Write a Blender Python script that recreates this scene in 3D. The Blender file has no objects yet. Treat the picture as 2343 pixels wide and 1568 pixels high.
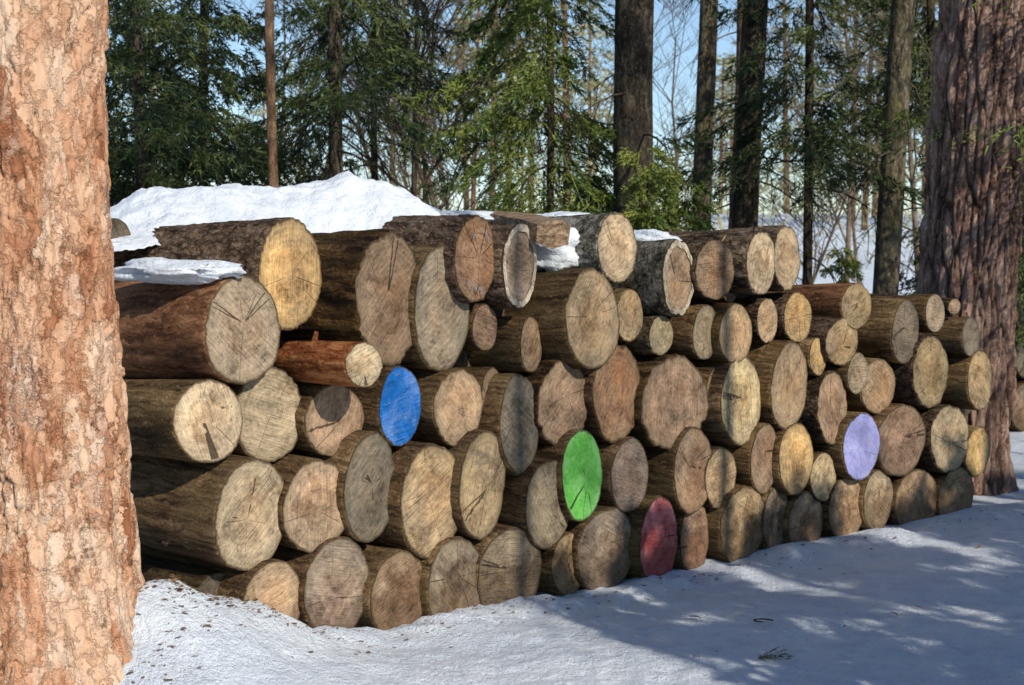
import bpy, math, random
import numpy as np
from mathutils import Vector, Matrix, noise
R=math.radians
random.seed(7); rng=np.random.default_rng(7)
sc=bpy.context.scene
COL=sc.collection
# ------------------------------------------------------------------ survey frame
F=3300.0; PITCH=math.atan(164/F)
CAM=Vector((0,0,1.4))
P0=Vector((-1.07,5.77,0)); TAN=Vector((.76,.65,0)).normalized(); NRM=Vector((TAN.y,-TAN.x,0))
def ray(u,v):
    a=(u-1171.5)/F; b=(784-v)/F
    return Vector((a, b*math.sin(PITCH)+math.cos(PITCH), b*math.cos(PITCH)-math.sin(PITCH)))
def onface(u,v,p=0.0):
    d=ray(u,v); t=((P0-CAM).dot(NRM)+p)/d.dot(NRM)
    return CAM+d*t, t
ELV=R(31)
SUN=Vector((.57*math.cos(ELV),-.82*math.cos(ELV),math.sin(ELV))).normalized()
GZ=-.14
def sstep(a,b,x):
    t=min(1,max(0,(x-a)/(b-a))); return t*t*(3-2*t)
def ground_z(x,y):
    z=GZ+3.9*sstep(14,62,y)
    d=math.hypot(x+1.30,(y-5.38)); bk=math.exp(-(d/.50)**2)
    z+=.33*bk
    s=(Vector((x,y,0))-P0).dot(NRM); q=(Vector((x,y,0))-P0).dot(TAN); ft=0
    if -1<q<7:
        ft=math.exp(-((s-.20)/.15)**2); z+=.05*ft*(.6+1.1*noise.noise(Vector((q*2.6,3,1))))
    n=abs(y-5)+abs(x)
    k=1/(1+n*.02); e=.55+.8*max(bk,ft)
    z+=k*(.03*noise.noise(Vector((x*.9,y*.9,0)))+e*(.024*noise.noise(Vector((x*3.1,y*3.1,5)))+.020*noise.noise(Vector((x*9,y*9,2)))+.013*noise.noise(Vector((x*22,y*22,2)))))
    return z
# ------------------------------------------------------------------ node helper
class M:
    def __init__(s,name,rough=.85,spec=.3):
        s.m=bpy.data.materials.new(name); s.m.use_nodes=True
        s.t=s.m.node_tree; s.b=s.t.nodes['Principled BSDF']
        s.b.inputs['Roughness'].default_value=rough
        s.b.inputs['Specular IOR Level'].default_value=spec
    def put(s,sock,v):
        if isinstance(v,bpy.types.NodeSocket): s.t.links.new(v,sock)
        else:
            if hasattr(sock.default_value,'__len__') and len(sock.default_value)==4 and len(v)==3: v=(*v,1)
            sock.default_value=v
    def n(s,t,ins=None,**pr):
        nd=s.t.nodes.new(t)
        for k,v in pr.items(): setattr(nd,k,v)
        for k,v in (ins or {}).items(): s.put(nd.inputs[k],v)
        return nd
    def math(s,op,a,b=0.0,c=0.0,clamp=False):
        nd=s.n('ShaderNodeMath',{0:a,1:b,2:c},operation=op); nd.use_clamp=clamp; return nd.outputs[0]
    def vm(s,op,a,b=(0,0,0)):
        return s.n('ShaderNodeVectorMath',{0:a,1:b},operation=op).outputs[0]
    def scale(s,a,v): return s.vm('MULTIPLY',a,v)
    def noise(s,vec,scale,detail=4,rough=.55,dist=0,out=0):
        return s.n('ShaderNodeTexNoise',{'Vector':vec,'Scale':scale,'Detail':detail,'Roughness':rough,'Distortion':dist}).outputs[out]
    def vor(s,vec,scale,feature='F1',out=0,rand=1.0):
        return s.n('ShaderNodeTexVoronoi',{'Vector':vec,'Scale':scale,'Randomness':rand},feature=feature).outputs[out]
    def mr(s,v,a,b,c,d): 
        return s.n('ShaderNodeMapRange',{0:v,1:a,2:b,3:c,4:d}).outputs[0]
    def mix(s,f,a,b,blend='MIX'):
        nd=s.n('ShaderNodeMix',data_type='RGBA',blend_type=blend)
        s.put(nd.inputs[0],f); s.put(nd.inputs[6],a); s.put(nd.inputs[7],b); return nd.outputs[2]
    def ramp(s,f,stops):
        nd=s.n('ShaderNodeValToRGB',{0:f}); cr=nd.color_ramp
        while len(cr.elements)<len(stops): cr.elements.new(.5)
        for e,(p,c) in zip(cr.elements,stops): e.position=p; e.color=(*c,1)
        return nd.outputs[0]
    def obj(s): return s.n('ShaderNodeTexCoord').outputs['Object']
    def pos(s): return s.n('ShaderNodeNewGeometry').outputs['Position']
    def attr(s,a): return s.n('ShaderNodeAttribute',attribute_name=a).outputs['Fac']
    def color(s,c): s.put(s.b.inputs['Base Color'],c)
    def bump(s,h,st=.5,dist=.01):
        nd=s.n('ShaderNodeBump',{'Height':h,'Strength':st,'Distance':dist}); s.t.links.new(nd.outputs[0],s.b.inputs['Normal'])
# ---- cut faces
def face_mat(name,paint=None):
    m=M(name,.85,.2)
    oi=m.n('ShaderNodeObjectInfo'); rnd=oi.outputs['Random']; oc=oi.outputs['Color']
    o=m.obj(); sp=m.n('ShaderNodeSeparateXYZ',{0:o})
    sd=m.math('MULTIPLY',rnd,57.0)
    flat=m.n('ShaderNodeCombineXYZ',{0:sp.outputs[0],1:sp.outputs[1],2:sd}).outputs[0]
    r2=m.math('FRACT',m.math('MULTIPLY',rnd,13.7)); r3=m.math('FRACT',m.math('MULTIPLY',rnd,31.3))
    cx=m.math('ADD',sp.outputs[0],m.math('MULTIPLY',m.math('SUBTRACT',r2,.5),.09))
    cy=m.math('ADD',sp.outputs[1],m.math('MULTIPLY',m.math('SUBTRACT',r3,.5),.09))
    c0=m.n('ShaderNodeCombineXYZ',{0:cx,1:cy,2:0.0}).outputs[0]
    rad=m.n('ShaderNodeVectorMath',{0:c0},operation='LENGTH').outputs['Value']
    warp=m.math('MULTIPLY',m.math('SUBTRACT',m.noise(flat,7,2),.5),.05)
    rr=m.math('ADD',rad,warp)
    ring=m.math('SINE',m.math('MULTIPLY',rr,640.0))
    ring2=m.math('SINE',m.math('ADD',m.math('MULTIPLY',rr,250.0),m.math('MULTIPLY',warp,90.0)))
    rs=m.math('ADD',m.math('MULTIPLY',ring,.5),m.math('MULTIPLY',ring2,.5))
    rn=m.attr('rn')
    blot=m.noise(flat,6,5,.68,.6)
    blot2=m.noise(flat,26,5,.8)
    rot=m.n('ShaderNodeVectorRotate',{'Vector':flat,'Angle':m.math('MULTIPLY',rnd,19.0)},rotation_type='Z_AXIS').outputs[0]
    saw=m.noise(m.scale(rot,(9,140,1)),1,3,.65,.2)
    nn=m.n('ShaderNodeVectorMath',{0:c0},operation='NORMALIZE').outputs[0]
    nv=m.vm('ADD',m.scale(nn,(.9,.9,0)),m.n('ShaderNodeCombineXYZ',{0:m.math('MULTIPLY',blot2,.07),1:0.0,2:sd}).outputs[0])
    cn=m.noise(nv,1.0,1,.4)
    cd=m.math('ABSOLUTE',m.math('SUBTRACT',cn,.5))
    wid=m.math('DIVIDE',.00038,m.math('MAXIMUM',rad,.02))
    crack=m.math('LESS_THAN',cd,m.math('MINIMUM',wid,.008))
    crack=m.math('MULTIPLY',crack,m.math('GREATER_THAN',m.noise(flat,5,2),.48))
    crack=m.math('MULTIPLY',crack,m.math('LESS_THAN',rn,.93))
    val=m.math('ADD',m.mr(rs,-1,1,.80,1.05),m.mr(blot,.3,.7,-.42,.34))
    val=m.math('ADD',val,m.mr(blot2,.3,.7,-.36,.34))
    val=m.math('ADD',val,m.mr(saw,.3,.7,-.24,.22))
    val=m.math('MAXIMUM',val,.1)
    vcol=m.n('ShaderNodeCombineXYZ',{0:val,1:val,2:val}).outputs[0]
    if paint:
        wood=m.mix(1.0,(.30,.22,.13),vcol,'MULTIPLY')
        v2=m.mr(val,0,1.4,.45,1.25)
        pc=m.mix(1.0,paint,m.n('ShaderNodeCombineXYZ',{0:v2,1:v2,2:v2}).outputs[0],'MULTIPLY')
        sc_=m.math('ADD',m.math('MULTIPLY',saw,.6),m.math('MULTIPLY',blot2,.5))
        worn=m.mr(m.math('ADD',sc_,m.mr(rn,.93,1.0,0,.12)),.60,.68,0,.6)
        col=m.mix(worn,pc,wood)
        col=m.mix(m.mr(blot,.48,.75,0,.35),col,(.62,.62,.60))
        m.b.inputs['Roughness'].default_value=.65
    else:
        base=m.mix(1.0,oc,vcol,'MULTIPLY')
        heart=m.mr(m.math('ADD',rn,m.math('MULTIPLY',warp,3.0)),.42,.66,.5,0)
        heart=m.math('MULTIPLY',heart,m.math('GREATER_THAN',r2,.35))
        base=m.mix(heart,base,m.mix(1.0,base,(.80,.66,.53),'MULTIPLY'))
        grey=m.mr(m.noise(flat,3.2,4,.65),.40,.64,.05,.6)
        base=m.mix(grey,base,m.mix(1.0,(.33,.26,.18),vcol,'MULTIPLY'))
        stain=m.mr(m.noise(m.vm('ADD',flat,(5,3,1)),8,5,.75,1.0),.53,.65,0,.62)
        base=m.mix(stain,base,m.mix(1.0,base,(.46,.37,.28),'MULTIPLY'))
        algae=m.math('MULTIPLY',m.mr(rn,.70,.98,0,.65),m.mr(blot,.42,.62,0,1))
        base=m.mix(algae,base,(.12,.10,.05))
        col=base
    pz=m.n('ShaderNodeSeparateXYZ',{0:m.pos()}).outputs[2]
    wet_shade=m.mr(m.math('ADD',pz,m.math('MULTIPLY',m.math('SUBTRACT',blot,.5),.6)),.02,.16,.7,0)  # darker towards the ground: damp and shade both painted into the colour
    col=m.mix(wet_shade,col,m.mix(1.0,col,(.42,.35,.30),'MULTIPLY'))
    col=m.mix(m.math('MULTIPLY',crack,.85),col,(.03,.02,.012))
    rim=m.mr(m.math('ADD',rn,m.mr(blot2,.3,.7,-.04,.04)),.94,.985,0,.85); col=m.mix(rim,col,(.05,.032,.018))
    m.color(col)
    h=m.math('ADD',m.math('MULTIPLY',saw,1.0),m.math('MULTIPLY',blot2,1.6))
    m.bump(h,.95,.010)
    return m.m
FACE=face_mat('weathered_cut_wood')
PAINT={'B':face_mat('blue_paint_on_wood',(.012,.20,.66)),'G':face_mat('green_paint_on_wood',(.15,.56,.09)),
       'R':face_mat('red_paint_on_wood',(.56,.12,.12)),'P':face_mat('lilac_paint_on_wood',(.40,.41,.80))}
# ---- barks
def bark_mat(name,cols,kx=20,kz=5,crack=(.012,.008,.005),bump=.9,dist=.02,plate=.5,moss=0.0,lich=0.0):
    m=M(name,.92,.15); o=m.obj(); oi=m.n('ShaderNodeObjectInfo')
    sd=m.n('ShaderNodeCombineXYZ',{2:m.math('MULTIPLY',oi.outputs['Random'],33.0)}).outputs[0]
    v=m.vm('ADD',o,sd)
    wv=m.vm('ADD',v,m.scale(m.noise(v,10,3,.7,0,1),(.06,.06,.12)))
    st=m.scale(wv,(kx,kx,kz))
    e=m.vor(st,1,'DISTANCE_TO_EDGE')
    fine=m.noise(m.scale(wv,(kx*2.4,kx*2.4,kz*1.6)),1,5,.78)
    big=m.noise(v,3.2,4,.65)
    mid=m.noise(m.scale(wv,(kx*.7,kx*.7,kz*.6)),1,3,.6)
    f=m.math('ADD',m.math('MULTIPLY',fine,.65),m.math('ADD',m.math('MULTIPLY',mid,.3),m.math('MULTIPLY',big,.3)))
    c=m.ramp(f,[(.53,cols[0]),(.625,cols[1]),(.74,cols[2])])
    if moss: c=m.mix(m.mr(big,.5,.66,0,moss),c,(.10,.10,.03))
    if lich: c=m.mix(m.mr(m.noise(v,30,4,.8),.58,.64,0,lich),c,(.28,.28,.24))
    cr=m.math('MULTIPLY',m.mr(e,0,.18,plate,0),m.mr(mid,.4,.6,1,.3))
    c=m.mix(cr,c,crack); c=m.mix(1.0,c,oi.outputs['Color'],'MULTIPLY')
    m.color(c)
    h=m.math('ADD',m.math('MULTIPLY',m.mr(e,0,.3,0,1),plate*.9),m.math('ADD',m.math('MULTIPLY',fine,1.5),m.math('MULTIPLY',mid,.8)))
    m.bump(h,bump,dist); return m.m
BARK={
 's':bark_mat('rough_spruce_bark',[(.04,.025,.016),(.17,.11,.07),(.42,.31,.22)],26,13,plate=.8,lich=.4,bump=1,dist=.045),
 'm':bark_mat('stripped_brown_log_side',[(.065,.038,.018),(.20,.122,.058),(.42,.28,.145)],26,2.4,plate=.4,moss=.4,bump=1,dist=.025),
 'r':bark_mat('reddish_stripped_log_side',[(.06,.024,.012),(.19,.085,.04),(.38,.195,.105)],16,2.4,plate=.3,bump=.95,dist=.022),
 'p':bark_mat('red_pine_bark',[(.07,.018,.008),(.25,.075,.026),(.46,.22,.10)],18,6,plate=.3,bump=.9,dist=.018),
 'w':bark_mat('birch_bark',[(.03,.025,.018),(.17,.15,.115),(.58,.55,.48)],16,26,plate=.35,lich=.7,bump=1,dist=.03),
 'o':bark_mat('old_rotten_bark',[(.03,.015,.007),(.135,.073,.031),(.38,.21,.085)],14,2.2,plate=.7,moss=.5,bump=1,dist=.05),
}
def trunk_mat(name,cols,crev,lich,ce=.14,lc=(.72,.62,.52),kx=13,kz=5,spread=.3,fw=.35,k2=2.7):
    m=M(name,.92,.12); o=m.obj(); e=m.attr('edge'); cid=m.attr('cell')
    wn=m.noise(o,14,4,.75,0,1)
    v=m.vm('ADD',o,m.scale(m.vm('SUBTRACT',wn,(.5,.5,.5)),(.12,.12,.18)))
    cell=m.vor(m.scale(v,(kx,kx,kz)),1,'F1',1); cs=m.n('ShaderNodeSeparateColor',{0:cell})
    cell2=m.vor(m.scale(v,(kx*k2,kx*k2,kz*k2)),1,'F1',1); cs2=m.n('ShaderNodeSeparateColor',{0:cell2})
    ed=m.vor(m.scale(v,(kx,kx,kz)),1,'DISTANCE_TO_EDGE'); ed2=m.vor(m.scale(v,(kx*k2,kx*k2,kz*k2)),1,'DISTANCE_TO_EDGE')
    fine=m.noise(m.scale(v,(40,40,18)),1,5,.78)
    mid=m.noise(m.scale(o,(8,8,2.6)),1,5,.7)
    f=m.math('ADD',m.math('MULTIPLY',mid,.4),m.math('ADD',m.math('MULTIPLY',fine,fw),m.math('ADD',m.math('MULTIPLY',cs.outputs[0],spread*.7),m.math('MULTIPLY',cs2.outputs[0],spread*.4))))
    f=m.math('ADD',f,(.35-fw)*.5)
    c=m.ramp(f,[(.36,cols[0]),(.47,cols[1]),(.60,cols[2]),(.74,cols[3])])
    lm=m.math('ADD',m.noise(m.scale(v,(7,7,1.6)),1,5,.78),m.math('MULTIPLY',cs2.outputs[1],.10))
    c=m.mix(m.mr(lm,.57,.67,0,lich),c,lc)
    c=m.mix(m.math('MULTIPLY',m.mr(ed2,0,.07,.4,0),m.mr(mid,.42,.6,1,.1)),c,m.mix(1.0,c,(.52,.35,.24),'MULTIPLY'))
    c=m.mix(m.math('MULTIPLY',m.mr(ed,0,.045,.85,0),m.mr(mid,.42,.58,1,.1)),c,crev)
    ee=m.math('ADD',e,m.math('MULTIPLY',m.math('SUBTRACT',fine,.5),.5))
    c=m.mix(m.mr(ee,-.02,ce,.9,0),c,crev)
    m.color(c)
    h=m.math('ADD',m.math('MULTIPLY',fine,2.6*fw),m.math('ADD',m.math('MULTIPLY',cs.outputs[1],.9),m.math('ADD',m.math('MULTIPLY',cs2.outputs[1],.45),m.mr(ed2,0,.1,0,.35))))
    m.bump(h,.9,.022); return m.m
PINE_L=trunk_mat('pale_flaking_pine_bark',[(.34,.13,.06),(.60,.32,.185),(.74,.49,.33),(.80,.61,.46)],(.16,.07,.035),.5,.05,(.82,.70,.58),8,2.8,.26,.24,2.5)
PINE_R=trunk_mat('dark_furrowed_pine_bark',[(.12,.065,.048),(.30,.175,.13),(.45,.29,.225),(.58,.43,.35)],(.014,.009,.007),.35,.40,(.55,.44,.37),16,2.4)
DARK=bark_mat('dark_spruce_trunk_bark',[(.015,.012,.009),(.055,.043,.03),(.15,.12,.085)],16,7,plate=.6,moss=.35,lich=.4)
MOSSY=bark_mat('mossy_trunk_bark',[(.03,.025,.015),(.11,.09,.055),(.24,.20,.14)],14,6,plate=.6,moss=.6,lich=.5)
REDT=bark_mat('orange_young_pine_bark',[(.06,.035,.02),(.16,.095,.052),(.30,.19,.115)],14,6,plate=.4)
TWIG=bark_mat('bare_twig_bark',[(.05,.035,.025),(.15,.11,.075),(.26,.20,.14)],14,6,plate=.2)
# ---- foliage
def leaf_mat(name,a,b,c,sc1=1.6):
    m=M(name,.6,.3); p=m.pos()
    f=m.math('ADD',m.math('MULTIPLY',m.noise(p,sc1,2),.6),m.math('MULTIPLY',m.noise(p,18,2),.45))
    m.color(m.ramp(f,[(.38,a),(.52,b),(.68,c)]))
    return m.m
NEEDLE=leaf_mat('spruce_needles',(.010,.024,.011),(.038,.060,.018),(.13,.15,.035))
NEEDLE2=leaf_mat('young_spruce_needles',(.025,.055,.012),(.10,.14,.025),(.24,.26,.05))
FARN=leaf_mat('sunlit_pine_needles',(.08,.09,.04),(.22,.21,.09),(.40,.36,.18),.3)
# ---- snow
def snow_mat(name,dirt=1.0,top=(.86,.92,1.0),low=(.75,.83,.95)):
    m=M(name,.6,.3); p=m.pos()
    n1=m.noise(p,.8,4,.6); n2=m.noise(p,7,6,.75); n3=m.noise(p,55,4,.8)
    c=m.mix(m.mr(n1,.35,.65,0,1),top,low)
    c=m.mix(m.mr(n2,.47,.68,0,.5*dirt),c,(.50,.57,.70))
    c=m.mix(m.mr(m.noise(p,2.3,6,.78,.5),.56,.7,0,.35*dirt),c,(.48,.50,.54))
    sp=m.mr(m.vor(p,34,'F1'),.04,.07,1,0); gate=m.math('GREATER_THAN',n1,.57)
    c=m.mix(m.math('MULTIPLY',m.math('MULTIPLY',sp,gate),.5*dirt),c,(.16,.10,.06))
    m.color(c)
    m.put(m.b.inputs['Roughness'],m.mr(n2,.3,.7,.2,.75))
    m.bump(m.math('ADD',m.math('MULTIPLY',n2,1.0),m.math('MULTIPLY',n3,.4)),1.0,.065 if dirt>.6 else .03); return m.m
SNOW=snow_mat('trodden_snow'); SNOWC=snow_mat('clean_snow',.5,(.82,.87,.93),(.76,.82,.90))
def plain(name,c,rough=.8,bs=25,var=.3):
    m=M(name,rough); f=m.noise(m.obj(),bs,5,.6)
    m.color(m.mix(m.mr(f,.3,.7,0,1),tuple(x*(1-var) for x in c),tuple(min(1,x*(1+var)) for x in c)))
    m.bump(f,.4,.005); return m.m
# ------------------------------------------------------------------ mesh helpers
def mkmesh(name,V,Fc,mat=None,smooth=True):
    me=bpy.data.meshes.new(name); me.from_pydata(V,[],Fc)
    if mat: me.materials.append(mat)
    if smooth: me.polygons.foreach_set('use_smooth',[True]*len(me.polygons))
    me.update(); return me
def mkobj(name,data,parent=None,loc=None,**kw):
    o=bpy.data.objects.new(name,data); COL.objects.link(o)
    if parent: o.parent=parent
    if loc is not None: o.location=loc
    for k,v in kw.items(): o[k]=v
    return o
def tris(name,T,mat):
    n=len(T); me=bpy.data.meshes.new(name)
    me.vertices.add(n*3); me.vertices.foreach_set('co',T.reshape(-1).astype(np.float32))
    me.loops.add(n*3); me.loops.foreach_set('vertex_index',np.arange(n*3,dtype=np.int32))
    me.polygons.add(n); me.polygons.foreach_set('loop_start',np.arange(0,n*3,3,dtype=np.int32))
    me.materials.append(mat); me.update(calc_edges=True); me.validate(); return me
def tube(V,Fc,pts,rad,seg=8):
    b=len(V); n=len(pts)
    for i in range(n):
        d=(pts[min(i+1,n-1)]-pts[max(i-1,0)]).normalized()
        a=d.orthogonal().normalized() if abs(d.z)<.9 else Vector((1,0,0)); a=(a-d*a.dot(d)).normalized(); c=d.cross(a)
        for k in range(seg):
            t=2*math.pi*k/seg; V.append(tuple(pts[i]+(a*math.cos(t)+c*math.sin(t))*rad[i]))
    for i in range(n-1):
        for k in range(seg):
            k2=(k+1)%seg; Fc.append((b+i*seg+k,b+i*seg+k2,b+(i+1)*seg+k2,b+(i+1)*seg+k))
    Fc.append(tuple(b+(n-1)*seg+k for k in range(seg)))
# ------------------------------------------------------------------ logs
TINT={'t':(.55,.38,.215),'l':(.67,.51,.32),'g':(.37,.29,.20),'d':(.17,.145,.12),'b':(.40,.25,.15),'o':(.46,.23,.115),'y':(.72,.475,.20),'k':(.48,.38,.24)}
CW={'t':'tan','l':'pale cream','g':'greyish','d':'dark grey','b':'brown','o':'orange-brown','y':'yellowish','k':'olive-tan',
    'B':'bright blue painted','G':'bright green painted','R':'red painted','P':'lilac painted'}
BW={'s':'rough bark','m':'bare sides','r':'reddish sides','p':'red bark','w':'birch bark','o':'ragged bark'}
LOGS=[]
def make_log(u,v,w,h,p=0,col='t',bark='m',L=1.0,rag=.0,pitch=0,label=None,halo=0,hi=False,where='in the pile',group='cut logs stacked in the pile',dim=1.0):
    c,t=onface(u,v,p); d=ray(u,v)
    Rr=h/2*t/F*.975
    phr=math.atan2(-d.x,d.y)
    A=min(.9,max(.35,w/h)); des=phr+math.acos(A)
    ph=.35*des+.65*R(46); ph=min(R(58),max(R(38),ph))
    s=(w/h)/math.cos(ph-phr); s=min(1.3,max(.68,s))
    a=Vector((math.sin(ph),-math.cos(ph),0)); xl=Vector((math.cos(ph),math.sin(ph),0)); up=Vector((0,0,1))
    mat=Matrix((( xl.x,up.x,a.x,c.x),(xl.y,up.y,a.y,c.y),(xl.z,up.z,a.z,c.z),(0,0,0,1)))
    mat=mat@Matrix.Rotation(R(pitch+random.uniform(-2.5,2.5)),4,'X')
    sd=random.uniform(0,100); NT=96 if hi else 60; NZ=44 if hi else 18
    ks=[(k,random.uniform(.003,.017)*(1.6/k**.5),random.uniform(0,6.28)) for k in (2,3,4,5)]
    def prof(th,z):
        q=1+sum(am*math.sin(k*th+f) for k,am,f in ks)
        cs,sn=math.cos(th),math.sin(th)
        q+=rag*(noise.noise(Vector((cs*2.2,sn*2.2,sd+z*.5)))*.8+noise.noise(Vector((cs*7,sn*7,sd+z*1.5)))*.6+noise.noise(Vector((cs*20,sn*20,sd+z*4)))*.4)
        q+=(.014 if bark in 'mr' else .03)*noise.noise(Vector((cs*5,sn*5,sd+z*3)))
        q+=(.016 if bark in 'mr' else .045)*noise.noise(Vector((cs*15,sn*15,sd+z*(22 if bark=='s' else 5))))
        return q
    V=[];Fc=[]
    zs=[-.006,-.003,-.012]+[-.03-(L-.03)*i/(NZ-1) for i in range(NZ)]
    for i,z in enumerate(zs):
        k={0:.955,1:.99}.get(i,1.0)
        tp=1-.08*(-z)/L
        for j in range(NT):
            th=2*math.pi*j/NT; q=prof(th,z)*k*Rr*tp
            V.append((q*s*math.cos(th),q*math.sin(th),z))
    n=len(zs)
    for i in range(n-1):
        for j in range(NT):
            j2=(j+1)%NT; Fc.append((i*NT+j,(i+1)*NT+j,(i+1)*NT+j2,i*NT+j2))
    Fc.append(tuple((n-1)*NT+j for j in range(NT-1,-1,-1)))
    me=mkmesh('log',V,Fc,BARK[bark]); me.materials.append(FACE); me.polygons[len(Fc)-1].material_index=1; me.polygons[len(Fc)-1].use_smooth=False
    dia=2*Rr; size='huge' if dia>.52 else 'large' if dia>.4 else 'medium' if dia>.28 else 'small'
    lab=label or f"{size} log with {CW[col]} end and {BW[bark]} {where}"
    o=mkobj('log',me,label=lab,category='log',group=group); o.matrix_world=mat
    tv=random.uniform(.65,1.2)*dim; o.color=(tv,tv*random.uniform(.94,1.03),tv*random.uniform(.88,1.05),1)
    V=[(0,0,0.0)];Fc=[];rn=[0]; NR=12
    for i in range(1,NR+1):
        f=i/NR
        for j in range(NT):
            th=2*math.pi*j/NT; q=prof(th,0)*Rr*.985*f
            x,y=q*s*math.cos(th),q*math.sin(th)
            z=(.004+.05*rag)*noise.noise(Vector((x*14,y*14,sd)))+ (.3*rag)*noise.noise(Vector((x*5,y*5,sd)))*.3
            if i==NR: z=min(z,0)
            V.append((x,y,z)); rn.append(f)
    for j in range(NT): Fc.append((0,1+j,1+(j+1)%NT))
    for i in range(NR-1):
        for j in range(NT):
            j2=(j+1)%NT; b=1+i*NT; Fc.append((b+j,b+NT+j,b+NT+j2,b+j2))
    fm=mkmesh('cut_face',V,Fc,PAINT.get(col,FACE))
    at=fm.attributes.new('rn','FLOAT','POINT'); at.data.foreach_set('value',rn)
    fo=mkobj('cut_face',fm,o)
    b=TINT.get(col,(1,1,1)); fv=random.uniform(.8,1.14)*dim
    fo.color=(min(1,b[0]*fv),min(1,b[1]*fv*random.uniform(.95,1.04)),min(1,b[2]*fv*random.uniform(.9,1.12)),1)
    if halo:
        V=[];Fc=[]
        for f in (.80,.965):
            for j in range(NT):
                th=2*math.pi*j/NT; q=prof(th,0)*Rr*f*(1+ (.05*noise.noise(Vector((math.cos(th)*2,math.sin(th)*2,sd))) if f<.9 else 0))
                V.append((q*s*math.cos(th),q*math.sin(th),.006))
        for j in range(NT):
            j2=(j+1)%NT; Fc.append((j,NT+j,NT+j2,j2))
        hm=mkmesh('sapwood_ring',V,Fc,FACE); at=hm.attributes.new('rn','FLOAT','POINT'); at.data.foreach_set('value',[.7]*len(V))
        ho=mkobj('sapwood_ring',hm,o); ho.color=(.66,.56,.43,1)
    LOGS.append((o,c,Rr,s)); return o
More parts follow.
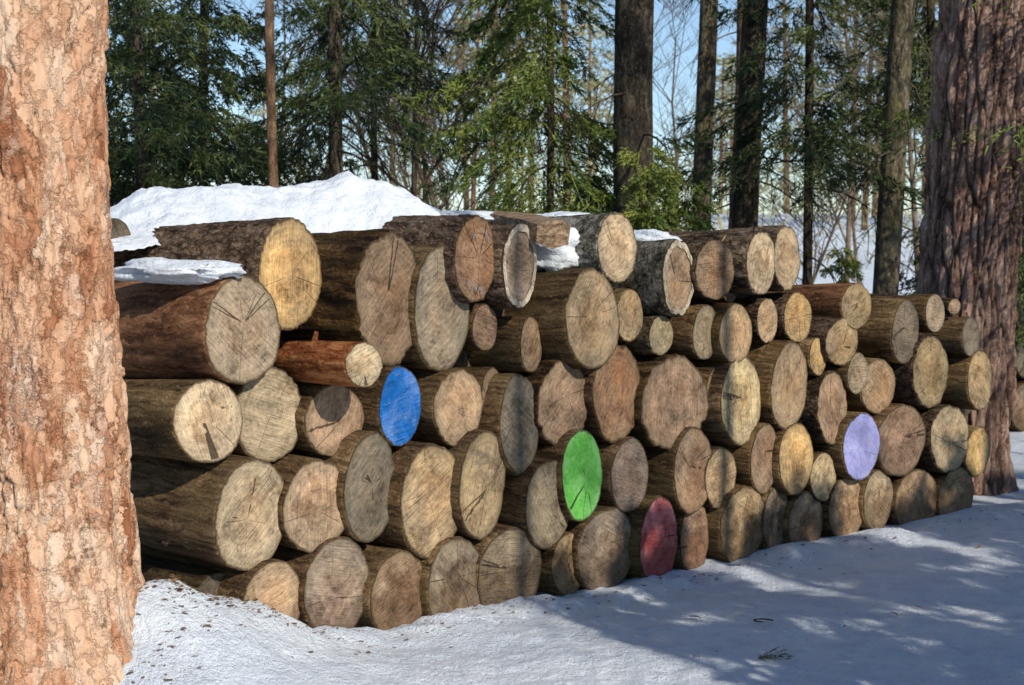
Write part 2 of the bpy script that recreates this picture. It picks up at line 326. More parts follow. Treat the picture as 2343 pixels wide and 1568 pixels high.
D=[
(665,628,148,268,0,'y','s',1.15,0,dict(hi=True)),
(893,685,158,318,.06,'b','o',.9,.06,dict(hi=True,label='huge rotten log with rough brown end and ragged bark')),
(1012,707,130,304,.02,'k','m',.9,.02,{}),
(1088,593,97,208,.05,'o','s',.9,.03,dict(hi=True,label='log with orange-brown cut end smeared with blue chalk')),
(1188,609,78,202,.04,'g','s',.9,.02,dict(halo=1)),
(1413,567,94,167,.05,'l','w',.8,.02,dict(hi=True)),
(1551,637,74,183,.05,'b','w',.9,.02,dict(halo=1)),
(1637,617,92,144,.05,'b','s',.8,.04,{}),
(1668,572,42,80,-.1,'t','s',.8,.0,{}),
(1672,655,40,80,-.1,'b','s',.8,.0,{}),
(1742,602,68,153,.06,'l','s',.9,.02,{}),
(1801,590,62,154,.02,'l','s',.9,.02,{}),
(557,757,178,257,.12,'k','r',1.0,.02,dict(hi=True)),
(833,835,87,107,.32,'l','p',.75,.02,dict(hi=True)),
(1110,750,60,112,-.05,'b','m',.8,.0,{}),
(1216,789,46,134,-.02,'b','m',.8,.0,{}),
(1357,731,128,238,.1,'t','m',.9,.02,dict(hi=True)),
(1441,722,64,127,-.0,'t','m',.8,.02,{}),
(1513,768,57,96,.0,'k','s',.8,.0,{}),
(1615,761,60,132,.02,'g','m',.8,.0,{}),
(1684,764,78,142,.05,'t','m',.8,.0,{}),
(1756,734,48,108,0,'t','s',.8,.0,{}),
(1826,727,66,120,0,'y','s',.8,.0,{}),
(1960,701,70,110,.05,'t','r',.8,.02,{}),
(2072,760,63,152,.05,'d','m',.9,.0,{}),
(2140,717,44,92,.02,'k','m',.9,.0,{}),
(2184,702,32,38,0,'b','s',.8,.0,{}),
(2222,771,40,96,.05,'d','m',.9,.0,{}),
(478,964,165,196,.12,'l','m',.9,.0,dict(hi=True)),
(618,950,160,226,.02,'k','m',.9,.04,{}),
(766,962,138,174,.05,'b','m',.9,.02,{}),
(917,930,99,192,.09,'B','m',.9,.01,dict(hi=True,label='log with bright blue painted end in the pile')),
(1050,933,116,186,.07,'t','m',.9,.03,{}),
(1128,903,50,130,-.02,'b','m',.8,.02,{}),
(1190,970,84,237,.07,'d','m',.9,.02,{}),
(1290,925,122,208,.04,'b','o',.9,.06,{}),
(1413,901,118,228,.04,'o','m',.9,.04,{}),
(1545,924,156,226,.05,'b','o',.9,.07,dict(label='huge ragged log with rough brown end')),
(1641,890,48,106,-.02,'t','m',.8,.0,{}),
(1697,917,94,216,.05,'l','m',.9,.02,{}),
(1762,830,48,96,-.03,'b','m',.8,.05,{}),
(1807,883,87,209,.06,'t','m',.9,.02,{}),
(1872,816,40,90,.02,'y','m',.8,.0,{}),
(1928,783,76,113,.05,'t','s',.8,.02,{}),
(1963,855,48,100,.02,'k','m',.8,.0,{}),
(2010,884,80,132,.0,'b','m',.8,.0,{}),
(2130,851,80,172,.05,'t','s',.9,.05,{}),
(2243,870,56,144,.05,'t','m',.9,.02,{}),
(1905,934,67,177,.04,'t','s',.9,.04,{}),
(577,1180,170,270,.14,'l','m',1.0,.0,dict(hi=True)),
(727,1158,160,226,.12,'t','m',.9,.02,{}),
(849,1117,124,262,.11,'d','m',.9,.03,{}),
(991,1147,150,276,.12,'t','m',.9,.01,dict(hi=True)),
(1105,1110,107,264,.11,'t','m',.9,.02,{}),
(1257,1154,114,213,.10,'g','m',.9,.01,{}),
(1333,1088,95,221,.10,'G','m',.9,.01,dict(label='log with bright green painted end in the pile')),
(1442,1088,90,177,.06,'g','m',.9,.0,{}),
(1587,1077,92,206,.07,'b','m',.9,.02,{}),
(1650,1094,74,147,.04,'t','m',.8,.0,{}),
(1750,1050,64,171,.05,'b','m',.9,.0,{}),
(1822,1050,80,171,.06,'y','m',.9,.0,{}),
(1884,1092,60,117,.03,'l','m',.8,.0,{}),
(1972,1022,87,158,.08,'P','m',.9,.01,dict(label='log with lilac painted end in the pile')),
(2063,1008,110,172,.05,'b','m',.9,.02,{}),
(2174,1004,87,162,.05,'l','s',.9,.04,{}),
(2238,1034,56,118,.0,'y','m',.8,.05,{}),
(625,1385,140,216,.15,'t','m',.9,.02,{}),
(773,1345,157,240,.13,'g','m',.9,.02,{}),
(915,1366,134,218,.13,'b','m',.9,.03,{}),
(1046,1343,136,236,.13,'g','m',.9,.03,{}),
(1168,1313,152,222,.10,'g','m',.9,.02,{}),
(1302,1292,82,150,.06,'t','m',.9,.0,{}),
(1389,1262,138,208,.07,'g','m',.9,.02,{}),
(1508,1240,90,212,.09,'R','m',.9,.02,dict(label='log with faded red painted end sunk in snow')),
(1590,1232,68,170,.03,'b','m',.9,.03,{}),
(1701,1204,108,188,.05,'t','m',.9,.03,{}),
(1777,1192,62,165,.02,'g','m',.8,.0,{}),
(1845,1197,82,150,.03,'t','m',.9,.03,{}),
(1938,1165,84,154,.03,'t','m',.9,.02,{}),
(2010,1145,68,148,.03,'k','m',.9,.0,{}),
(2098,1148,102,150,.03,'t','m',.9,.04,{}),
(2188,1140,80,148,.03,'t','m',.9,.02,{}),
]
for q in D:
    u,v,w,h,p,c,b,L,rg,kw=q
    make_log(u,v,w,h,p,c,b,L,.014+rg,**kw)
mainlogs={ (q[0],q[1]):l for q,l in zip(D,LOGS)}
mainlogs[(665,628)][0].color=(1.1,1.05,1.0,1)
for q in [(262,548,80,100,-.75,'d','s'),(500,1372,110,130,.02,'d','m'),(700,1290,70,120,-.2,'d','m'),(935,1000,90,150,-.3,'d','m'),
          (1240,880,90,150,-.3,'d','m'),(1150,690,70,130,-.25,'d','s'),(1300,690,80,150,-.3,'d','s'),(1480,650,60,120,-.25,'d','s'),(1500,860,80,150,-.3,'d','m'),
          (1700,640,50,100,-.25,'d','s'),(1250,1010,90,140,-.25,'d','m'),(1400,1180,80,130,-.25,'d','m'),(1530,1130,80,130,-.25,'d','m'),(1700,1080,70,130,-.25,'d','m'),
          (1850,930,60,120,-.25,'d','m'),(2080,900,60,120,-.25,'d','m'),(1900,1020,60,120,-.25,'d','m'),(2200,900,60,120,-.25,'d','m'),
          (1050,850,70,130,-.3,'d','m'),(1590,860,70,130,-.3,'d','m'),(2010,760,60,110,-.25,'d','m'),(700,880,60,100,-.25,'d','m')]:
    make_log(*q,L=.8,rag=.02,dim=.35,label='log wedged deep between the others, colour darkened as gap shade')  # side and end colours darkened to paint shade into the gaps
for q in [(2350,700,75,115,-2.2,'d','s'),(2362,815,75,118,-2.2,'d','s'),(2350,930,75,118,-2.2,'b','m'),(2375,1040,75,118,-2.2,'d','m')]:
    make_log(*q,rag=.02,dim=.45,where='beside the pine, colours dimmed for shade',group='logs in the shaded second pile')  # colours tinted down, so this pile's shade is painted in
def stub(key,x,y,z,dx,dy,dz,l=.05,r=.014,b='s'):
    o=mainlogs[key][0]; V=[];Fc=[]
    a=Vector((x,y,z)); d=Vector((dx,dy,dz)).normalized()
    tube(V,Fc,[a-d*.02,a+d*l*.5,a+d*l],[r*1.3,r,r*.7],8); s=mkobj('branch_stub',mkmesh('branch_stub',V,Fc,BARK[b]),o)
stub((833,835),0,.085,-.33,.1,1,.3,.045,.012,'p')
stub((577,1180),-.17,-.12,-.3,-1,-.3,.2,.035,.016); stub((557,757),.02,.205,-.05,.1,1,.4,.045,.018)
CH=M('blue_chalk',.9); cv=CH.noise(CH.obj(),70,4,.7); CH.color(CH.mix(CH.mr(cv,.42,.55,0,1),(.08,.24,.45),(.30,.16,.08))); CH.bump(cv,.5,.003)
o,c,Rr,s=mainlogs[(1088,593)]
def scrib(pts,w=.003):
    V=[];Fc=[]
    P=[Vector((x*Rr*s,y*Rr,.018)) for x,y in pts]
    for i,q in enumerate(P):
        d=(P[min(i+1,len(P)-1)]-P[max(i-1,0)]).normalized(); nn=Vector((-d.y,d.x,0))*w*(.4+.9*random.random())
        V+= [tuple(q-nn),tuple(q+nn)]
    for i in range(len(P)-1): Fc.append((2*i,2*i+2,2*i+3,2*i+1))
    mkobj('chalk_scribble',mkmesh('chalk_scribble',V,Fc,CH.m,False),o)
scrib([(.1+.4*math.cos(a*.35),.35+.3*math.sin(a*.35)) for a in range(0,9)])
scrib([(-.55+.09*i,-.55+.1*math.sin(i*1.9)-.02*i) for i in range(11)])
def plank():
    A,_=onface(1118,502,-.45); B,_=onface(1266,533,.10)
    d=(B-A); L=d.length; d.normalize(); side=d.cross(Vector((0,0,1))).normalized(); up=side.cross(d)
    V=[];Fc=[];n=14
    pr=[(-.075,-.035),(.0,-.05),(.075,-.03),(.078,.022),(.03,.034),(-.04,.036),(-.08,.018)]
    for i in range(n):
        t=i/(n-1)
        for (a,b) in pr:
            k=.9+.3*t; w=.006*noise.noise(Vector((a*30,b*30,t*8)))
            q=A+d*(L*t)+side*(a*k+w)+up*(b*k*1.3+w+.012*math.sin(t*3)); V.append(tuple(q))
    m=len(pr)
    for i in range(n-1):
        for j in range(m): Fc.append((i*m+j,i*m+(j+1)%m,(i+1)*m+(j+1)%m,(i+1)*m+j))
    Fc.append(tuple(range(m))[::-1]); Fc.append(tuple((n-1)*m+j for j in range(m)))
    me=mkmesh('split_plank',V,Fc,None,False)
    mm=M('split_wood_grain',.75); ob=mm.obj(); g=mm.noise(mm.scale(ob,(6,60,60)),1,6,.7,.5)
    mm.color(mm.ramp(g,[(.35,(.06,.035,.02)),(.5,(.22,.14,.08)),(.68,(.46,.34,.22))])); mm.bump(g,.7,.008); me.materials.append(mm.m)
    mkobj('split_plank',me,label='split piece of timber lying across the top logs',category='plank')
plank()
# ------------------------------------------------------------------ snow on the pile
def mound():
    ctl=[(120,526),(200,512),(262,492),(310,462),(370,430),(450,416),(560,424),(620,436),(680,424),(735,411),(790,424),(850,448),(900,476),(930,515),(955,575),(975,640)]
    S=[];Z=[]
    for u,v in ctl:
        q,_=onface(u,v,-1.05); S.append((q-P0).dot(TAN)); Z.append(q.z)
    ns,nq=200,90;V=[];Fc=[]
    for i in range(ns):
        s=S[0]+(S[-1]-S[0])*i/(ns-1); zt=float(np.interp(s,S,Z))
        q0=-.62+.30*sstep(.35,1.0,s); wd=1.15
        for j in range(nq):
            f=j/(nq-1); q=q0-wd*f
            q-= .10*noise.noise(Vector((s*2,0,4)))+.04*noise.noise(Vector((s*7,0,4)))
            dome=max(0,math.sin(math.pi*min(1,max(0,(f*.96+.04)))))**.8
            zb=min(1.46,zt)
            z=zb+(zt-zb)*dome
            P=P0+TAN*s+NRM*q
            z+=.04*noise.noise(Vector((P.x*3,P.y*3,1)))*dome+.024*noise.noise(Vector((P.x*8,P.y*8,1)))+.012*noise.noise(Vector((P.x*20,P.y*20,1)))+.006*noise.noise(Vector((P.x*45,P.y*45,1)))
            V.append((P.x,P.y,z))
    for i in range(ns-1):
        for j in range(nq-1): Fc.append((i*nq+j,(i+1)*nq+j,(i+1)*nq+j+1,i*nq+j+1))
    mkobj('snow_mound',mkmesh('snow_mound',V,Fc,SNOWC),label='thick cap of melting snow on top of the log pile',category='snow')
mound()
def lump(u,v,p,a,b,h,lab,yaw=None,name='snow_patch'):
    c,_=onface(u,v,p); V=[];Fc=[];n=32;m=56
    yaw=math.atan2(TAN.y,TAN.x) if yaw is None else yaw
    for i in range(n+1):
        f=math.pi*i/n
        for j in range(m):
            g=2*math.pi*j/m
            d=Vector((math.sin(f)*math.cos(g),math.sin(f)*math.sin(g),math.cos(f)))
            k=1+.3*noise.noise(d*1.7+c*3)+.14*noise.noise(d*5+c)+.06*noise.noise(d*11)
            V.append((d.x*a*k,d.y*b*k,d.z*h*k))
    for i in range(n):
        for j in range(m): Fc.append((i*m+j,(i+1)*m+j,(i+1)*m+(j+1)%m,i*m+(j+1)%m))
    o=mkobj(name,mkmesh(name,V,Fc,SNOWC),label=lab,category='snow'); o.location=c; o.rotation_euler=(0,0,yaw)
lump(400,622,-.14,.31,.12,.05,'thin melting snow strip lying on the upper log',R(-30))
lump(1255,572,-.25,.17,.2,.12,'snow filling the gap between top logs')
lump(1285,503,-.5,.16,.2,.04,'thin snow behind the birch log')
lump(1070,499,-.5,.17,.2,.035,'thin snow on top of the dark log')
lump(1480,548,-.4,.09,.2,.05,'snow caught between top logs')
lump(1565,560,-.5,.09,.12,.04,'snow caught between top logs')
lump(1875,735,-.2,.07,.12,.04,'snow crumbs between logs')
# ------------------------------------------------------------------ ground
def ground():
    n=380;k=7.9;cs=[math.sinh(k*(2*i/(n-1)-1))/math.sinh(k)*420 for i in range(n)]
    V=[];Fc=[]
    for y in cs:
        for x in cs: V.append((x+.5,y+5.6,ground_z(x+.5,y+5.6)))
    for j in range(n-1):
        for i in range(n-1): Fc.append((j*n+i,j*n+i+1,(j+1)*n+i+1,(j+1)*n+i))
    mkobj('ground',mkmesh('ground',V,Fc,SNOW),kind='structure',label='trodden icy snow covering the forest ground',category='ground')
ground()
# ------------------------------------------------------------------ pine trunks with real plates
def plated(name,H,zf,r0,rtop,cx,kx,kz,depth,lean,NT,NZ,mat,seed,flare=.25,sharp=.16,warp=1.0,fs=.22):
    V=[];Fc=[];E=[];C=[]
    zs=[-.35+(zf+.35)*i/(NZ-1) for i in range(NZ)]+[zf+(H-zf)*(i/24) for i in range(1,25)]
    for z in zs:
        f=max(0,z)/H; rb=r0+(rtop-r0)*f
        fl=flare*math.exp(-max(-.2,z)/fs)
        ox=lean[0]*z; oy=lean[1]*z
        for j in range(NT):
            th=2*math.pi*j/NT; c,s=math.cos(th),math.sin(th)
            w1=noise.noise(Vector((c*3+seed,s*3,z*3)))*.8*warp+noise.noise(Vector((c*10+seed,s*10,z*9)))*.35*warp
            w2=noise.noise(Vector((c*4,s*4,z*4+seed)))*.8*warp+noise.noise(Vector((c*12,s*12,z*12+seed)))*.3*warp
            P=Vector((c*rb*kx+w1+seed,s*rb*kx+w1*.7,z*kz+w2))
            d,pt=noise.voronoi(P)
            e=min(1,(d[1]-d[0])/sharp) ; cid=abs(noise.cell(pt[0]*3.1))%1
            lay=noise.noise(Vector((c*rb*kx*.6,s*rb*kx*.6,z*kz*.8+seed*3)))
            rr=rb*(1+fl*(1+.35*math.sin(th*3+seed)+.2*math.sin(th*7+seed*2)))
            rr+=depth*(e**.6-1)*(.7+.5*lay)+depth*.5*(cid-.5)*e+depth*.4*noise.noise(Vector((c*9,s*9,z*11)))*e
            rr+=depth*.3*(1 if lay>.08 else 0)+depth*.15*noise.noise(Vector((c*24,s*24,z*26)))
            rr+=rb*.05*noise.noise(Vector((c*1.3,s*1.3,z*1.1+seed)))
            V.append((c*rr+ox,s*rr+oy,z)); E.append(min(1,(d[1]-d[0])/.45)); C.append(cid)
    n=len(zs)
    for i in range(n-1):
        for j in range(NT): Fc.append((i*NT+j,i*NT+(j+1)%NT,(i+1)*NT+(j+1)%NT,(i+1)*NT+j))
    me=mkmesh('trunk',V,Fc,mat)
    for nm,vals in (('edge',E),('cell',C)):
        a=me.attributes.new(nm,'FLOAT','POINT'); a.data.foreach_set('value',vals)
    return me
# ------------------------------------------------------------------ foliage
def unit(a): return a/np.maximum(1e-6,np.linalg.norm(a,axis=-1,keepdims=True))
def spruce_crown(seed,base,H,Rm,nb,K=30,Mn=12,nl=(.04,.085),nw=.007,droop=.45,pw=1.4,mat=NEEDLE,top=.75):
    g=np.random.default_rng(seed); out=[]
    for i in range(nb):
        hf=g.random()**pw; h=base+(H-base)*hf; L=Rm*(1-hf)**top*g.uniform(.4,1.1)+.12
        az=g.uniform(0,2*np.pi); dr=np.array([np.cos(az),np.sin(az),0]); sd=np.array([-dr[1],dr[0],0])
        k=max(8,int(K*min(1,L/Rm+.2)))
        t=g.uniform(.12,1,k); side=np.where(g.random(k)<.5,-1,1)
        dp=droop*g.uniform(.5,1.5)
        P=dr*(L*t)[:,None]+np.array([0,0,1])*(h-dp*L*t**1.3+.22*L*t**3)[:,None]
        wob=g.normal(0,.03,(k,3)); P=P+wob*.5
        lt=(.30*L*(1-t)**.8+.12)*g.uniform(.6,1.1,k)
        d=unit(dr*.75+sd*(side*g.uniform(.35,.95,k))[:,None]+np.array([0,0,-1])*g.uniform(.1,1.1,k)[:,None])
        nrm=unit(np.cross(d,g.normal(size=(k,3))))
        out.append(np.stack([P-nrm*.004,P+nrm*.004,P+d*lt[:,None]],1))
        tt=np.linspace(0,1,8); S=dr*(L*tt)[:,None]+np.array([0,0,1])*(h-dp*L*tt**1.3+.22*L*tt**3)[:,None]
        wv=sd*.012*(1.1-tt)[:,None]
        out.append(np.stack([S[:-1]-wv[:-1],S[:-1]+wv[:-1],S[1:]],1))
        s=g.uniform(.02,1,(k,Mn))
        B=P[:,None,:]+d[:,None,:]*(lt[:,None]*s)[...,None]; B[...,2]-=.15*lt[:,None]*s**2
        bd=unit(d[:,None,:]*.8+g.normal(size=(k,Mn,3))*.45)
        ln=g.uniform(*nl,(k,Mn))[...,None]
        w=unit(np.cross(bd,g.normal(size=(k,Mn,3))))*nw
        T=np.stack([B-w,B+w,B+bd*ln],2).reshape(-1,3,3); out.append(T)
    return tris('crown',np.concatenate(out),mat)
CRA=spruce_crown(1,1.5,6.5,1.6,155,34,13,nw=.009,droop=.6)
CRB=spruce_crown(2,2.6,6.5,1.2,85,30,12,nw=.008,droop=.65)
CRC=spruce_crown(3,.1,3.4,.74,150,34,14,nl=(.04,.07),nw=.010,droop=.35,pw=.9,top=.7)
CRD=spruce_crown(4,.15,2.5,.75,95,34,18,nl=(.03,.06),nw=.007,droop=.5,pw=1.1,mat=NEEDLE2)
CRE=spruce_crown(5,2.65,7.5,2.3,130,44,16,nl=(.03,.07),nw=.006,droop=.3,mat=NEEDLE2)
CRG=spruce_crown(6,1.9,6,1.3,105,36,15,nl=(.03,.075),nw=.008,droop=.8,mat=NEEDLE2)
def trunk_mesh(H,r0,r1,lean,mat,seed,nl=0,lb=1.0,ll=.8,seg=16,bend=.05):
    V=[];Fc=[];n=22;P=[];Q=[]
    for i in range(n):
        z=-.3+(H+.3)*i/(n-1); b=bend*math.sin(z*.7+seed)
        P.append(Vector((lean[0]*z+b,lean[1]*z+b*.5,z))); Q.append((r0+(r1-r0)*max(0,z)/H)*(1+.35*math.exp(-max(0,z)/.2))*(1+.05*noise.noise(Vector((seed,z*2,0)))))
    tube(V,Fc,P,Q,seg)
    if nl:
        rd=random.Random(seed)
        for i in range(nl):
            z=lb+(min(H*.6,6)-lb)*rd.random(); a=rd.uniform(0,6.28); l=ll*rd.uniform(.4,1.1)
            p=[Vector((lean[0]*z,lean[1]*z,z))]; d=Vector((math.cos(a),math.sin(a),rd.uniform(-.1,.2)))
            for k in range(5):
                d=(d+Vector((rd.uniform(-.2,.2),rd.uniform(-.2,.2),-.18))).normalized(); p.append(p[-1]+d*l/5)
                if k>0:
                    for _ in range(2):
                        e=(d+Vector((rd.uniform(-.8,.8),rd.uniform(-.8,.8),rd.uniform(-.9,0)))).normalized()
                        tube(V,Fc,[p[-1],p[-1]+e*l*.16,p[-1]+e*l*.3+Vector((0,0,-l*.06))],[.005,.004,.002],3)
            tube(V,Fc,p,[.012*(1-.16*k) for k in range(6)],4)
    return mkmesh('trunk',V,Fc,mat)
def tree(name,x,y,tm,cm,lab,cat,rot=0,sc_=1.0,cz=0,cs=1.0,group=None):
    e=mkobj(name,None,label=lab,category=cat); e.location=(x,y,ground_z(x,y)); e.rotation_euler=(0,0,rot); e.scale=(sc_,)*3
    if group: e['group']=group
    if tm: mkobj('trunk',tm,e)
    if cm: c=mkobj('crown',cm,e); c.location=(0,0,cz); c.scale=(cs,)*3
    return e
def px(u,dep): return (u-1171.5)/F*dep
CRP=spruce_crown(9,0,3.5,1.2,45,20,12,nl=(.06,.12),nw=.012,droop=-.2,pw=1.0)
LP=plated('trunk',11,2.9,.282,.172,0,8.0,3.2,.030,(-.010,0),360,520,PINE_L,3.3,flare=.42,sharp=.25,fs=.45,warp=.8)
e=tree('pine_tree',-1.70,5.2,LP,CRP,'thick pine with pale pinkish flaking bark beside the pile','tree',cz=9); e.location.z=GZ+.12
RP=plated('trunk',13,4.2,.345,.22,0,15,1.9,.050,(.05,0),320,340,PINE_R,7.7,flare=.16,sharp=.40,warp=.18)
tree('pine_tree',px(2188,10.15),10.15,RP,CRP,'thick pine with grey-brown deeply furrowed bark past the pile','tree',cz=10.5,rot=0)
def sp(u,dep,cm,rt,lab,rot,H=10,base=1.2,nl=14,mat=DARK,lean=(0,0),sc_=1.0,name='spruce_tree',cs=1.0,cz=0,r1=.02,ll=1.0,grp='spruces behind the pile'):
    tm=trunk_mesh(H,rt,r1,lean,mat,rot*3+u,nl,base,ll)
    return tree(name,px(u,dep),dep,tm,cm,lab,'tree',rot=rot,sc_=sc_,cs=cs,cz=cz,group=grp)
DG='dense dark green spruce with low drooping boughs'
sp(320,12.0,CRA,.06,DG,.4)
sp(215,14.5,CRA,.07,DG,2.0)
sp(480,13.8,CRA,.05,DG,3.3,cs=.95,cz=.4)
sp(770,12.5,CRB,.075,'dark spruce with bare lower trunk',1.2,base=1.5,nl=34,cs=1.0,cz=.2)
sp(860,15,CRB,.04,'dark spruce with bare lower trunk',4.1,base=1.5,nl=30,cz=1.0)
sp(1458,12,CRB,.175,'broad dark spruce trunk with drooping green boughs',5.0,base=1.8,nl=10,r1=.13,cs=1.0,cz=1.7)
sp(1245,12.4,CRG,.04,'slender spruce with light green hanging boughs',2.7,H=6,cs=.97,cz=.2)
sp(1845,13.5,CRB,.05,'spruce with thin crown and drooping bare twigs',3.9,base=1.5,cs=1.0,cz=0)
sp(2120,14,CRB,.05,DG,2.4,cs=1,cz=.6)
sp(2330,14,CRA,.1,DG,1.2,cs=.9)
tree('spruce_tree',4.68,9.45,trunk_mesh(9,.1,.03,(0,0),DARK,77),CRE,'spruce reaching light green boughs across the pine','tree',rot=.6)
for u,dep,s,r in ((1480,10.9,1.0,.5),(1570,11.2,.9,2.5),(1925,14,.72,1.0),(2070,12.5,.5,3.0),(1150,13.5,.75,4.0),(1350,12.2,.95,1.1)):
    tree('young_spruce',px(u,dep),dep,trunk_mesh(2.3,.03,.006,(0,0),DARK,u,seg=8,bend=0),CRD,'bushy young spruce with bright green needle sprays','tree',rot=r,sc_=s,group='young spruces behind the pile')
def bt(u,dep,r,lean,mat,lab,H=9,nl=10,base=1.6,ll=.8,name='pine_tree',cm=None):
    tree(name,px(u,dep),dep,trunk_mesh(H,r,r*.75,lean,mat,u+.3,nl,base,ll),cm,lab,'tree',rot=0,cz=8.5)
bt(643,10.5,.037,(-.004,0),REDT,'slim young pine with dull brown bark',nl=0,cm=CRP,ll=.5)
bt(1612,16,.115,(.0,0),MOSSY,'straight grey-brown tree trunk',cm=CRP)
bt(1664,17,.09,(.03,0),REDT,'slightly leaning lit tree trunk')
bt(1706,14,.135,(.016,0),DARK,'dark straight conifer trunk with twigs',nl=30,ll=1.1,cm=CRP)
bt(1993,13,.12,(.075,0),MOSSY,'leaning mossy tree trunk',nl=16)
def bare(seed,H,r):
    rd=random.Random(seed);V=[];Fc=[]
    def br(p,d,l,r,lev):
        pts=[p];rs=[r];n=5
        for k in range(n):
            d=(d+Vector((rd.uniform(-.18,.18),rd.uniform(-.18,.18),rd.uniform(-.04,.10)))).normalized()
            pts.append(pts[-1]+d*l/n); rs.append(r*(1-.75*(k+1)/n)+.0012)
            if lev<3:
                for _ in range(3 if lev==0 else 2):
                    if lev==0 and k<1: continue
                    a=rd.uniform(0,6.28); o=Vector((math.cos(a),math.sin(a),rd.uniform(.1,.9))).normalized()
                    br(pts[-1],(d*.5+o).normalized(),l*rd.uniform(.25,.5),rs[-1]*.55,lev+1)
        tube(V,Fc,pts,rs,6 if lev==0 else 3)
    br(Vector((0,0,-.2)),Vector((rd.uniform(-.15,.15),0,1)).normalized(),H,r,0)
    return mkmesh('trunk',V,Fc,TWIG)
BR=[bare(s,h,r) for s,h,r in ((1,5.5,.04),(2,4.5,.03),(3,6.5,.05),(4,5,.035))]
rd=random.Random(5)
for i,(u,dep) in enumerate([(925,16),(985,19),(1030,22),(1105,18),(1930,20),(1780,18),(700,20),(870,22),(1545,22),(1960,25),(1060,27),(430,20),(1830,26),(1190,24),(600,24),(950,28),(2120,22),(1990,30)]):
    tree('bare_tree',px(u,dep),dep,BR[i%4],None,'leafless young tree with thin tangled twigs','tree',rot=rd.uniform(0,6.28),sc_=rd.uniform(.8,1.3),group='leafless saplings behind the pile')
def far():
    g=np.random.default_rng(11);out=[];V=[];Fc=[]
    for i in range(42):
        d=g.uniform(42,90); x=g.uniform(-.42,.42)*d; z0=ground_z(x,d); H=g.uniform(6,12); r=g.uniform(.08,.15)
        tube(V,Fc,[Vector((x,d,z0-.3)),Vector((x+g.uniform(-.3,.3),d,z0+H))],[r,r*.4],6)
        n=700; b=g.uniform(.12,.45)*H
        h=b+(H-b)*g.random(n)**.9; rr=(.5+2.1*(1-(h-b)/(H-b)))*g.random(n)**.5
        cl=g.uniform(0,2*np.pi,40)[g.integers(0,40,n)]+g.normal(0,.2,n)
        h=np.round(h/.9)*.9+g.normal(0,.14,n)
        B=np.stack([x+rr*np.cos(cl),d+rr*np.sin(cl),z0+h-.1*rr],1)
        dd=unit(g.normal(size=(n,3))*np.array([1,1,.4])); w=unit(np.cross(dd,g.normal(size=(n,3))))*.05
        out.append(np.stack([B-w,B+w,B+dd*g.uniform(.25,.55,(n,1))],1))
    n=22000; d=g.uniform(34,62,n); x=g.uniform(-.42,.42,n)*d
    cl=np.sin(x*1.3)+np.sin(x*.47+d*.3)+np.sin(d*1.1); k=cl>.1; d=d[k]; x=x[k]; n=len(d)
    z0=GZ+3.9*np.clip((d-14)/48,0,1)**2*(3-2*np.clip((d-14)/48,0,1))
    B=np.stack([x,d,z0+g.random(n)**1.6*2.2],1); dd=unit(g.normal(size=(n,3))+np.array([0,0,.8])); w=unit(np.cross(dd,g.normal(size=(n,3))))*.022
    out.append(np.stack([B-w,B+w,B+dd*g.uniform(.2,.5,(n,1))],1))
    me=tris('woodland',np.concatenate(out),FARN)
    o=mkobj('distant_woodland',me,kind='stuff',label='sunlit olive-green pine wood beyond the clearing',category='woodland')
    mkobj('trunks',mkmesh('trunks',V,Fc,REDT),o,kind='stuff')
far()
# ------------------------------------------------------------------ trees on the sunny side of the path (their shadows cross the snow)
HX=Vector((SUN.x,SUN.y,0)).normalized(); TE=math.tan(ELV)
for i,(s,dst,tg) in enumerate([(1.65,4.6,.0),(2.3,6.0,.22),(3.2,5.6,.1),(3.6,7.0,.28),(4.6,5.8,.1),(5.1,6.6,.28),(6.1,6.2,.2),(7.1,7.2,.3),(2.7,8.6,-1.3)]):
    q=P0+TAN*s+HX*dst; k=(tg+.15+TE*dst)/3.45
    tree('young_spruce',q.x,q.y,trunk_mesh(3.1,.04,.006,(0,0),DARK,i,seg=8,bend=0),CRC,'dense young spruce beside the snowy path','tree',rot=i*1.3,sc_=k,group='young spruces along the path')
for i,(s,dst) in enumerate([(1.9,13),(3.6,15),(5.0,12.5)]):
    q=P0+TAN*s+HX*dst
    tree('bare_tree',q.x,q.y,BR[i%4],None,'leafless young tree with thin tangled twigs','tree',rot=i,sc_=1.5,group='leafless saplings along the path')
for i,(s,dst,r) in enumerate([(1.3,9,.045),(2.78,10,.06),(5.5,10,.07)]):
    q=P0+TAN*s+HX*dst
    tree('pine_tree',q.x,q.y,trunk_mesh(13,r,r*.6,(.01,0),REDT,i+60,8,3,.7),CRP,'slim bare-stemmed pine beside the snowy path','tree',rot=i,cz=10.5,group='slim pines along the path')
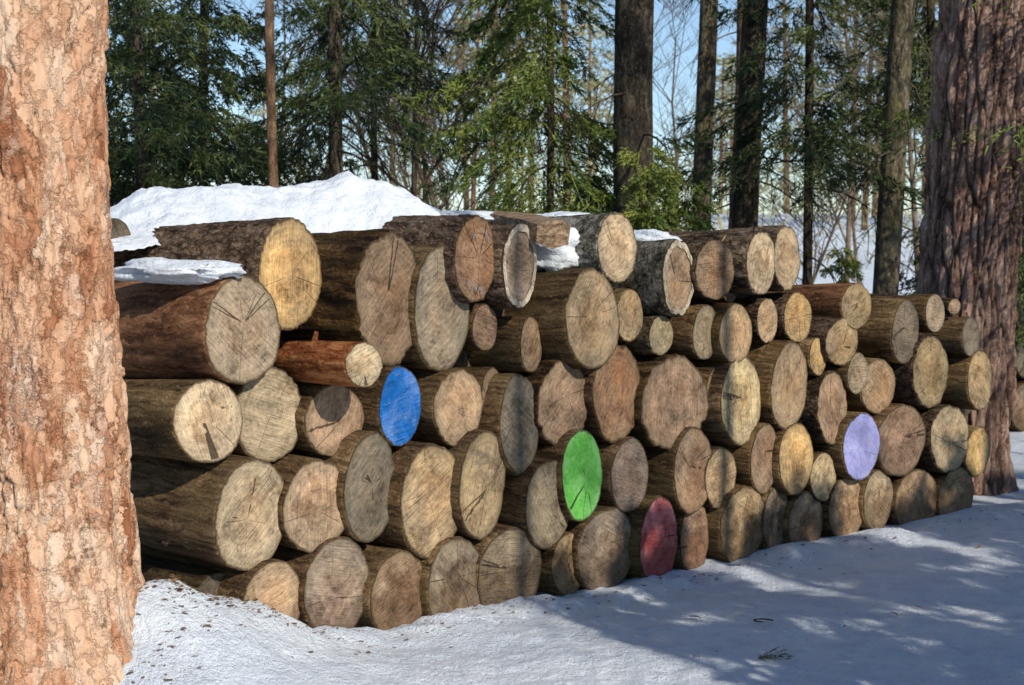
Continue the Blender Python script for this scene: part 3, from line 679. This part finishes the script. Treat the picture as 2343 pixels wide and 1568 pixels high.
# ------------------------------------------------------------------ litter
def litter():
    g=random.Random(3);V=[];Fc=[]
    def chip(x,y,s,z=None):
        z=ground_z(x,y)+.003 if z is None else z
        a=g.uniform(0,6.28);b=len(V);n=6;el=g.uniform(.2,.8)
        for k in range(n):
            t=6.28*k/n; r=s*g.uniform(.5,1.1); X=r*math.cos(t);Y=r*el*math.sin(t)
            V.append((x+X*math.cos(a)-Y*math.sin(a),y+X*math.sin(a)+Y*math.cos(a),z+g.uniform(0,s*.3)))
        Fc.append(tuple(range(b,b+n)))
    for i in range(1100):
        d=abs(g.gauss(0,.12)); q=g.uniform(-.6,5.6)
        if g.random()<.5: q=g.uniform(-.7,.3); d=g.uniform(-.1,.15)
        p=P0+TAN*q+NRM*(.16+d); chip(p.x,p.y,g.choice((.003,.004,.006,.010,.016)))
    for i in range(500):
        t=g.uniform(0,6.28); r=.45+abs(g.gauss(0,.09)); chip(-1.70+r*math.cos(t),5.2+r*math.sin(t),g.choice((.004,.008,.012,.02)))
    for i in range(300):
        x,y=g.uniform(-1,4),g.uniform(4,10); chip(x,y,g.choice((.003,.005,.008)))
    m=bark_mat('bark_chip_brown',[(.08,.04,.02),(.20,.11,.06),(.36,.22,.12)],40,40,bump=.3)
    mkobj('bark_litter',mkmesh('bark_litter',V,Fc,m,False),kind='stuff',label='bark crumbs and needles scattered over the snow',category='litter')
litter()
LEAF=plain('dry_brown_leaf',(.22,.11,.05),.8,60,.4)
def ongr(u,v):
    d=ray(u,v); t=(GZ-CAM.z)/d.z; q=CAM+d*t; return q.x,q.y
g=random.Random(9)
for i,(u,v,s) in enumerate([(515,1478,.035),(1590,1426,.03),(1605,1318,.022),(2045,1415,.02),(1385,1335,.03),(1370,1425,.014),(2240,1256,.02),(1250,1398,.014),(375,1493,.02),(1935,1440,.014),(430,1345,.03),(475,1375,.03),(2100,1398,.018),(1480,1380,.016),(1930,1318,.014),(820,1520,.014),(405,1555,.018)]):
    x,y=ongr(u,v); V=[];Fc=[];n=8
    for k in range(n+1):
        t=k/n; w=math.sin(math.pi*t)**.7*.45*(1+.3*math.sin(k*2.3))
        for sgn in (-1,0,1): V.append(((t-.5)*2*s,sgn*w*s*1.2,(abs(sgn)*.35*w+.12*math.sin(t*5))*s))
    for k in range(n):
        for j in range(2): Fc.append((k*3+j,k*3+3+j,k*3+4+j,k*3+j+1))
    o=mkobj('fallen_leaf',mkmesh('fallen_leaf',V,Fc,LEAF),label='small curled dry brown leaf lying on the snow',category='leaf',group='dry leaves on the snow')
    o.location=(x,y,ground_z(x,y)+.014); o.rotation_euler=(g.uniform(-.3,.3),g.uniform(-.3,.3),g.uniform(0,6.28))
x,y=ongr(1757,1437); V=[];Fc=[]
tube(V,Fc,[Vector((.06*math.cos(a*.35+1),.06*math.sin(a*.35+1),.01+.002*a)) for a in range(10)],[.0035]*10,5)
o=mkobj('twig',mkmesh('twig',V,Fc,TWIG),label='thin curved dark twig lying on the snow',category='twig'); o.location=(x,y,ground_z(x,y))
x,y=ongr(1735,1515); gg=np.random.default_rng(4); out=[]
for k in range(5):
    a=k*.35-.6; d=np.array([np.cos(a),np.sin(a),.12]); n=60; s=gg.uniform(0,.13,n); B=d*s[:,None]; bd=unit(d+gg.normal(size=(n,3))*.5); w=unit(np.cross(bd,gg.normal(size=(n,3))))*.0012
    out.append(np.stack([B-w,B+w,B+bd*.02],1))
o=mkobj('spruce_sprig',tris('spruce_sprig',np.concatenate(out),NEEDLE),label='broken green spruce sprig lying on the icy snow',category='twig'); o.location=(x,y,ground_z(x,y)+.01)
# ------------------------------------------------------------------ light, sky, camera
w=bpy.data.worlds.new("World"); sc.world=w; w.use_nodes=True; nt=w.node_tree
sky=nt.nodes.new('ShaderNodeTexSky'); sky.sky_type='NISHITA'; sky.sun_disc=False; sky.air_density=1.0; sky.dust_density=0.1; sky.ozone_density=3.0
sky.sun_elevation=ELV; sky.sun_rotation=math.atan2(SUN.x,SUN.y)
nt.links.new(sky.outputs[0],nt.nodes['Background'].inputs[0]); nt.nodes['Background'].inputs[1].default_value=.14
l=bpy.data.lights.new('sun','SUN'); l.energy=5.0; l.angle=R(.5); l.color=(1,.92,.78)
lo=mkobj('sun',l); lo.rotation_euler=SUN.to_track_quat('Z','Y').to_euler(); lo.location=(5,-5,8)
cd=bpy.data.cameras.new('camera'); cam=mkobj('camera',cd); cam.location=CAM; cam.rotation_euler=(math.pi/2-PITCH,0,0)
cd.lens=36*F/2343; cd.sensor_width=36; cd.clip_end=1500; cd.clip_start=.05
cd.dof.use_dof=True; cd.dof.focus_distance=6.8; cd.dof.aperture_fstop=4.5
sc.camera=cam
sc.view_settings.view_transform='Standard'; sc.view_settings.look='None'; sc.view_settings.exposure=0
